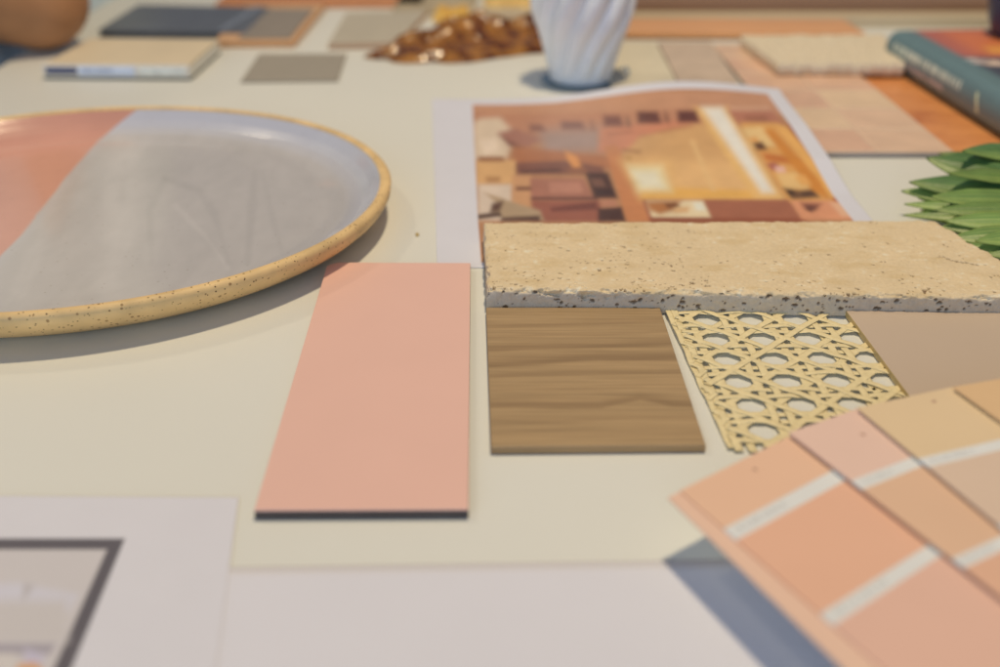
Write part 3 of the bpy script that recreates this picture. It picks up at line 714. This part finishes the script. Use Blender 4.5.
sample('stone_offcut', [(392, 10), (470, 10), (478, -5), (400, -5)], E1, .004, mat('brown_stone_face', A(168, 146, 112), .6, .2, 90), 'grey brown stone offcut behind the amber dish', 'stone sample')
def crumple(name, cpx, sx, sy, h, m, seed, label, cat):
    c = at(*cpx); n = 70; V = np.zeros((n, n, 3))
    for i in range(n):
        for j in range(n):
            a = (j / (n - 1) - .5) * 2; b = (i / (n - 1) - .5) * 2
            e = max(0, 1 - max(abs(a), abs(b)) ** 4)
            z = h * e * (.55 + .6 * noise.fractal(Vector((a * 1.6 + seed, b * 1.6, seed)), 1, 2, 4))
            V[i, j] = (c.x + a * sx * (1 + .1 * noise.noise(Vector((b * 2, seed, 0)))), c.y + b * sy * (1 + .1 * noise.noise(Vector((a * 2, 0, seed)))), max(.0012, z + .0012))
    o = grid(name, V, m, thick=.0009); tag(o, label, cat); return o
crumple('ochre_cloth_swatch', (452, 17), .015, .022, .012, mat('ochre_linen', A(205, 158, 78), .8, .12, 200, .0002, 900, .2), 3.3, 'crumpled ochre yellow cloth swatch behind the amber dish', 'cloth swatch')
crumple('golden_cloth_swatch', (520, 8), .032, .05, .016, mat('golden_linen', A(206, 166, 100), .8, .18, 60, .0002, 900, .2), 8.1, 'folded golden beige cloth swatch just left behind the vase', 'cloth swatch')
# charcoal notebook
def notebook():
    z1 = .0065
    q = pxquad([(98, 29), (246, 31), (270, 7), (138, 4)], z1)
    r = thing('charcoal_notebook', 'thin charcoal grey notebook lying behind the cream book', 'notebook', Vector((q[0].x, q[0].y, 0)))
    mc = mat('charcoal_cover', A(94, 94, 93), .33, .05, 80, .0001, 500, .5)
    slab('back_cover', q, E1, .0015, mc, .0004, r); slab('pages', inset(q, .0012), .0015, .0050, mat('dark_pages', A(74, 70, 66), .8, .2, 200), .0003, r); slab('front_cover', q, .0050, z1, mc, .0004, r)
    a, b, c_, d = q
    e = lambda u, v: (a * (1 - u) + b * u) * (1 - v) + (d * (1 - u) + c_ * u) * v
    slab('pale_strip', [e(.80, -.005), e(.86, -.005), e(.95, 1.005), e(.89, 1.005)], z1, z1 + .0006, mat('band_grey', A(120, 122, 124), .3, .3, 150, 0, 300, .5), .0002, r)  # paler grey strip across the right end
notebook()
# cream book
def cream_book():
    T = .0105
    q = [at(43, 63.5, T), at(189, 64.5, T), at(219, 38.5, T), at(90, 38, T)]
    r = thing('cream_book', 'thin cream book with a navy block and grey label on its spine', 'book', Vector((q[0].x, q[0].y, 0)))
    mc = mat('cream_cover', A(209, 184, 146), .5, .03, 40, .00003, 900, .3); ms = mat('cream_spine', A(200, 186, 165), .5, .03, 60)
    dk = mat('dark_board', A(70, 72, 66), .6, .1, 100)
    slab('bottom_cover', [p + (p - sum(q, Vector()) / 4).normalized() * .0006 for p in q], E1, .0014, dk, .0003, r)
    slab('pages', inset(q, .0004), .0014, T - .0018, mat('page_edges', A(214, 200, 176), .8, .1, 900, stretch=(1, 1, 8)), .0003, r)
    slab('top_cover', q, T - .0018, T, mc, .0006, r)
    f0 = Vector((q[0].x, q[0].y, 0)); f1 = Vector((q[1].x, q[1].y, 0)); dx = (f1 - f0); nn = Vector((dx.y, -dx.x, 0)).normalized()
    def strip(name, u0, u1, z0, z1, m, out):
        n = 10; V = []; Fc = []
        for i in range(n + 1):
            t = i / n; z = z0 + (z1 - z0) * t; zz = (z - .0014) / (T - .0014) * 2 - 1
            bulge = .0022 * (1 - zz * zz) + out
            for u in (u0, u1):
                p = f0 + dx * u + nn * bulge; V.append((p.x, p.y, z))
        for i in range(n): Fc.append((i * 2, i * 2 + 1, i * 2 + 3, i * 2 + 2))
        return mesh(name, V, Fc, m, r, smooth=True)
    sp = strip('spine', 0, 1, .0014, T, ms, .0)
    strip('spine_block', .02, .235, .0042, .0088, mat('navy_ink', A(66, 70, 92), .5), .00012)
    strip('spine_label', .24, .63, .0030, .0094, mat('grey_label', A(196, 196, 198), .5), .00010)
    mt = mat('grey_ink', A(150, 152, 160), .5)
    u = .27; rg = random.Random(2)
    while u < .48:
        w = rg.uniform(.006, .014)
        if not .345 < u < .36: strip('spine_lettering', u, u + w, .0055, .0082, mt, .00022)
        u += w + .006
    strip('spine_ornament', .66, .97, .0040, .0090, mat('pale_print', A(204, 198, 180), .5, .2, 300), .00010)
cream_book()

# ================================================================ SAMPLES IN THE BACKGROUND, RIGHT
sample('cream_stone_tile', [(615, 100), (687, 100), (656, 41), (600, 41)], E1, .0028, mat('cream_stone', A(200, 182, 150), .6, .06, 50, .0003, 300, .3), 'pale cream stone tile just right of the fluted vase', 'tile')
sample('pinkish_stone_tile', [(688, 100), (751, 100), (711, 41), (658, 41)], E1, .0028, mat('pink_grey_stone', A(186, 160, 134), .6, .09, 50, .0003, 300, .3), 'pinkish grey stone tile between the cream tile and peach tiles', 'tile')
def tile_sheet():
    z0 = E1; z1 = .0024; a, b, c, d = pxquad([(803, 151), (955, 151), (823, 44), (712, 43)], .0038)
    bm = bmesh.new(); rg = random.Random(11)
    mats = [mat('tile_peach', A(212, 172, 136), .3, .07, 45, .0003, 120, .5), mat('tile_rose', A(211, 168, 138), .3, .07, 45, .0003, 120, .5), mat('tile_sand', A(214, 178, 138), .3, .07, 45, .0003, 120, .5), mat('tile_clay', A(207, 162, 128), .3, .08, 45, .0003, 120, .5)]
    grout = mat('tile_backing', A(150, 134, 120), .8)
    add_slab(bm, [a, b, c, d], z0, z1, .0002, 4)
    W = .0455; nr = 6
    e = lambda u, v: (a * (1 - u) + b * u) * (1 - v) + (d * (1 - u) + c * u) * v
    for i in range(2):
        for j in range(nr):
            g = .010; gv = .008
            add_slab(bm, [e(i / 2 + g, j / nr + gv), e((i + 1) / 2 - g, j / nr + gv), e((i + 1) / 2 - g, (j + 1) / nr - gv), e(i / 2 + g, (j + 1) / nr - gv)], z1 - .0008, .0038 + rg.uniform(-.0002, .0003), .0006, rg.choice([0, 0, 1, 2, 3]))
    # filled joints
    V, Fc, mi = bm_out(bm)
    o = mesh('peach_tile_sheet', V, Fc, mats + [grout], mi=mi); tag(o, 'sheet of small glazed peach square tiles right of the interior print', 'tile sheet')
    jt = slab('joint_filler', inset([a, b, c, d], .0005), z1, .0034, mat('joint_filler_mat', A(198, 166, 136), .8), .0002, o)
tile_sheet()
sample('orange_wood_board', [(925, 152), (1100, 154), (960, 62), (826, 62)], E1, .0020, wood_mat('orange_polished_wood', A(212, 136, 76), A(176, 98, 52), 18, .3, vec=(.8, 3, 1)), 'glossy orange wood board lying under the teal book', 'wood board')
sample('orange_plank', [(560, 31), (868, 32), (846, 19), (560, 17)], E1, .0060, mat('orange_plank_wood', A(206, 148, 100), .5, .08, 40, stretch=(.2, 1, 1)), 'long orange wooden plank behind the vase', 'wood board', .003, side=mat('orange_plank_edge', A(196, 136, 84), .55, .08, 40))
sample('pale_rail', [(470, 16), (1150, 17), (1150, 8), (470, 7)], E1, .0080, mat('pale_oak_rail', A(186, 162, 126), .5, .08, 20, stretch=(.2, 1, 1)), 'long pale olive beige board along the far edge', 'wood board')
sample('dark_rail', [(560, 1), (1250, 1), (1250, -20), (560, -20)], E1, .0160, mat('dark_walnut_rail', A(140, 104, 76), .5, .1, 20, stretch=(.2, 1, 1)), 'dark brown board standing farthest back at the top', 'wood board')
def rough_sample():
    T = .0085; q = pxquad([(779, 61), (905, 62), (884, 33), (741, 34)], T + .005)
    P = bil(q, 160, 110); f = P.reshape(-1, 3); n = fbm(f[:, 0] * 380, f[:, 1] * 380, 0, 4, 2); n2 = fbm(f[:, 0] * 120, f[:, 1] * 120, 0, 3, 6)
    P[:, :, 2] = (T + .0042 + .0012 * n + .0006 * n2).reshape(110, 160)
    
    o = grid('boucle_sample', P, mat('boucle_wool', A(203, 181, 148), .85, .14, 500, .0006, 700, .15), thick=.0078)
    tag(o, 'thick rough cream boucle sample on top of the peach tiles', 'fabric sample')
rough_sample()

# teal book
def teal_book():
    T = .0265; zb = .0024
    g0 = at(886, 65, zb); g1 = at(996, 136, zb); d = (g1 - g0); d.z = 0; d.normalize()
    back = at(1003, 41, T) - at(906, 38.5, T); back.z = 0
    p = Vector((-d.y, d.x, 0)); p = p if p.dot(back) > 0 else -p
    root = thing('teal_book', 'thick teal book with pale spine lettering and an orange red cover picture', 'book', Vector((g0.x, g0.y, zb)))
    L = .24; W = .17
    m_t = mat('teal_cloth', None, .42, .05, 200, .00005, 900, .4, attr='art')
    # wrap: bottom board -> rounded spine -> top board, as one profile extruded along the spine
    prof = []
    th = .0025; h = T - zb
    for i in range(30): prof.append((W * (1 - i / 29), h))
    for i in range(1, 40):
        a = math.pi * i / 40; prof.append((-.0095 * math.sin(a) ** .8, h / 2 + h / 2 * math.cos(a)))
    prof += [(0, 0), (W, 0), (W, th), (.006, th)]
    for i in range(1, 12):
        a = math.pi * (1 - i / 12); prof.append((.004 - .0075 * math.sin(a), h / 2 + (h / 2 - th) * math.cos(a)))
    prof += [(.006, h - th), (W, h - th)]
    # finer top near the spine
    n = 260; V = []; Fc = []
    for j in range(n):
        for (x, z) in prof:
            q = g0 + p * (x + .0075) + d * (L * j / (n - 1)); V.append((q.x, q.y, zb + z))
    m_ = len(prof)
    for j in range(n - 1):
        for k in range(m_):
            k2 = (k + 1) % m_; Fc.append((j * m_ + k, j * m_ + k2, (j + 1) * m_ + k2, (j + 1) * m_ + k))
    Va = np.array(V); X = np.tile(np.array([a for a, b in prof]), n); Z = np.tile(np.array([b for a, b in prof]), n); Y = np.repeat(np.linspace(0, L, n), m_)
    px, py = photo(Va)
    C = np.tile(np.array(A(98, 116, 113)), (len(V), 1))
    sp = (X < .002)
    def line(y0, y1, zc, hh, col, seed):
        r = random.Random(seed); k = np.zeros(len(V)); y = y0
        while y < y1:
            w = r.uniform(.0016, .0028)
            k = np.maximum(k, ((Y > y) & (Y < y + w) & (np.abs(Z - zc) < hh) & sp) * 1.0); y += w + r.choice([.0007, .0007, .0009, .003])
        C[:] = C * (1 - k[:, None] * .85) + np.array(A(*col)) * k[:, None] * .85
    line(.012, .118, h * .68, .0026, (206, 202, 176), 1); line(.022, .094, h * .36, .0020, (186, 172, 162), 4)
    k = (np.abs(Y - .142 - .003 * np.sin(Z * 200)) < .0015) & sp & (Z > h * .28) & (Z < h * .75); C[k] = A(206, 206, 160)
    topf = (Z > h - .0001) & (X > .008)
    cov = art(px, py, (172, 96, 78), [([(940, 30), (1100, 30), (1100, 52), (975, 52)], (200, 110, 66), 12), ([(985, 46), (1100, 44), (1100, 56), (990, 53)], (238, 160, 80), 5), ([(960, 56), (1100, 60), (1100, 120), (960, 120)], (74, 74, 80), 3), ([(962, 57), (974, 58), (974, 62), (962, 61)], (230, 210, 190), 2), ([(976, 59), (984, 59), (984, 63), (976, 63)], (226, 196, 176), 2), ([(987, 59), (1003, 61), (1003, 66), (987, 64)], (236, 200, 170), 2)])
    C[topf] = cov[topf]
    mesh('cover', V, Fc, m_t, root, colors=C, smooth=False)
    o = g0 + p * .0105; e = lambda x, y: o + p * x + d * y
    slab('pages', [e(0, .002), e(0, L - .003), e(W - .008, L - .003), e(W - .008, .002)], zb + th, T - th, mat('book_pages', A(216, 206, 186), .8, .1, 900, stretch=(1, 1, 8)), .0002, root)
    return e
eb = teal_book()
# navy pot on the book
c = at(1028, 36, .0267)
V, Fc = lathe([(0, 0), (.70, 0), (.80, .002), (.92, .012), (1.0, .026), (1.0, .045), (.92, .062), (.85, .066), (.80, .062), (.88, .045), (.8, .01), (0, .006)], c, .030, 64)
o = mesh('navy_cup', V, Fc, mat('navy_ceramic', (.025, .04, .11), .45, .1, 40, 0, 300, .5, .3), smooth=True)
tag(o, 'dark navy blue cup standing on the teal book', 'cup')

# ================================================================ PERSON (elbow resting on the table edge)
def person():
    el = at(38, 49.5, 0) + Vector((0, 0, .028))
    out = Vector((ed.y, -ed.x, 0)); out = out if out.x < 0 else -out
    root = thing('person', 'person in a pale blue shirt leaning a bare elbow on the table', 'person', Vector((el.x, el.y, 0)) + out * .2)
    bm = bmesh.new()
    def ball(p, r):
        m_ = bmesh.ops.create_icosphere(bm, subdivisions=3, radius=r)
        for v in m_['verts']: v.co += p
    def limb(p0, p1, r0, r1, n=24):
        for i in range(n + 1):
            t = i / n; ball(p0.lerp(p1, t), r0 + (r1 - r0) * t)
    e0_ = el + Vector((.004, .0, .006))
    sh = el + out * .12 + ed * .05 + Vector((-.01, 0, .25)); wr = el + Vector((-.20, -.115, .105))
    e0_ = e0_ + Vector((.002, 0, .002)); limb(e0_, e0_ + (sh - e0_) * .22, .0370, .045, 10); limb(e0_ + (sh - e0_) * .22, sh, .042, .050, 18)
    limb(e0_ + Vector((0, 0, -.001)), e0_ + (wr - e0_) * .3, .0355, .042, 10); limb(e0_ + (wr - e0_) * .3, wr, .039, .026, 18)
    hd = (wr - el).normalized(); pm = wr + hd * .05; limb(wr, pm, .028, .033, 8)
    for k in range(4):
        b0 = pm + ed * ((k - 1.5) * .017) + hd * .02; b1 = b0 + hd * .032; b2 = b1 + hd * .012 + Vector((0, 0, -.024)); limb(b0, b1, .0095, .0088, 6); limb(b1, b2, .0085, .0075, 5)
    t0 = wr - ed * .022 + hd * .018; limb(t0, t0 - ed * .022 + hd * .04, .011, .009, 8)
    me = bpy.data.meshes.new('body'); bm.to_mesh(me); bm.free()
    tmp = bpy.data.objects.new('body', me); COL.objects.link(tmp)
    md = tmp.modifiers.new('r', 'REMESH'); md.mode = 'VOXEL'; md.voxel_size = .0035; md.use_smooth_shade = True
    ms = tmp.modifiers.new('s', 'SMOOTH'); ms.factor = .5; ms.iterations = 8
    dg = bpy.context.evaluated_depsgraph_get(); ev = tmp.evaluated_get(dg); m2 = bpy.data.meshes.new_from_object(ev)
    V = [v.co.copy() for v in m2.vertices]; Fc = [list(f.vertices) for f in m2.polygons]
    zmin = min(v.z for v in V); V = [v + Vector((0, 0, .0006 - zmin)) for v in V]
    bpy.data.objects.remove(tmp); bpy.data.meshes.remove(me)
    mesh('body', V, Fc, mat('brown_skin', (.47, .235, .11), .5, .08, 60, .0003, 300, .35), root, smooth=True)
    # shirt: a torso tube beyond the edge with a short sleeve over the shoulder
    bm = bmesh.new()
    cc = Vector((el.x, el.y, 0)) + out * .125 + ed * .15
    for z, rx, ry in [(-.35, .21, .11), (-.2, .21, .11), (-.05, .215, .115), (.10, .22, .12), (.22, .22, .115), (.28, .17, .09)]:
        for k in range(-5, 6):
            ball(cc + ed * (k / 5 * (rx - ry * .5)) + Vector((0, 0, z)), ry)
    limb(sh + (e0_ - sh) * .45, sh, .055, .066, 12)
    me = bpy.data.meshes.new('shirt'); bm.to_mesh(me); bm.free()
    tmp = bpy.data.objects.new('shirt', me); COL.objects.link(tmp)
    md = tmp.modifiers.new('r', 'REMESH'); md.mode = 'VOXEL'; md.voxel_size = .008
    ms = tmp.modifiers.new('s', 'SMOOTH'); ms.factor = .5; ms.iterations = 10
    dg = bpy.context.evaluated_depsgraph_get(); m2 = bpy.data.meshes.new_from_object(tmp.evaluated_get(dg))
    V = []
    for v in m2.vertices:
        nn = noise.fractal(v.co * 9, 1, 2, 3); V.append(v.co + v.normal * .006 * nn)
    Fc = [list(f.vertices) for f in m2.polygons]; bpy.data.objects.remove(tmp); bpy.data.meshes.remove(me)
    mesh('shirt', V, Fc, mat('pale_blue_cotton', (.68, .80, .88), .8, .05, 30, .0006, 200, .2), root, smooth=True)
person()

def crumb():
    c = at(417, 234, .0006); bm = bmesh.new(); bmesh.ops.create_icosphere(bm, subdivisions=2, radius=.0009)
    for v in bm.verts: v.co = v.co * (1 + .5 * noise.noise(v.co * 900)); v.co.y *= 1.5; v.co += c
    v, f, mi = bm_out(bm); o = mesh('stone_crumb', v, f, mat('crumb_brown', A(170, 140, 84), .8)); tag(o, 'tiny brown crumb on the bare table between plate and print', 'crumb')
crumb()
# ================================================================ LIGHT
w = bpy.data.worlds.new('World'); S.world = w; w.use_nodes = True
bg = w.node_tree.nodes['Background']; bg.inputs['Color'].default_value = (.52, .62, .95, 1); bg.inputs['Strength'].default_value = .17
def area(name, loc, target, sx, sy, col, power):
    l = bpy.data.lights.new(name, 'AREA'); l.shape = 'RECTANGLE'; l.size = sx; l.size_y = sy; l.color = col; l.energy = power
    o = bpy.data.objects.new(name, l); COL.objects.link(o); o.location = loc
    o.rotation_euler = (Vector(target) - Vector(loc)).to_track_quat('-Z', 'Y').to_euler(); return o
area('ceiling_lamp', (.16, .62, 1.5), (0, .45, 0), .10, .10, (1.0, .80, .52), 14.2)
area('second_ceiling_lamp', (-1.1, 1.3, 1.5), (-.1, .6, 0), .16, .16, (1.0, .86, .62), 3.6)
area('window_light', (-.7, -2.2, .9), (0, .6, 0), 2.2, 1.5, (.66, .80, 1.0), 27)
# ================================================================ CAMERA
cam = bpy.data.cameras.new('camera'); co = bpy.data.objects.new('camera', cam); COL.objects.link(co)
co.location = (0, 0, H); co.rotation_euler = (math.pi / 2 - PITCH, 0, 0)
cam.sensor_width = 36; cam.lens = F * 36 / 1000; cam.clip_start = .01; cam.clip_end = 50
cam.dof.use_dof = True; cam.dof.focus_distance = .455; cam.dof.aperture_fstop = 5.6
S.camera = co
S.view_settings.view_transform = 'Standard'; S.view_settings.look = 'None'; S.view_settings.exposure = 0; S.view_settings.gamma = 1
S.cycles.use_denoising = True
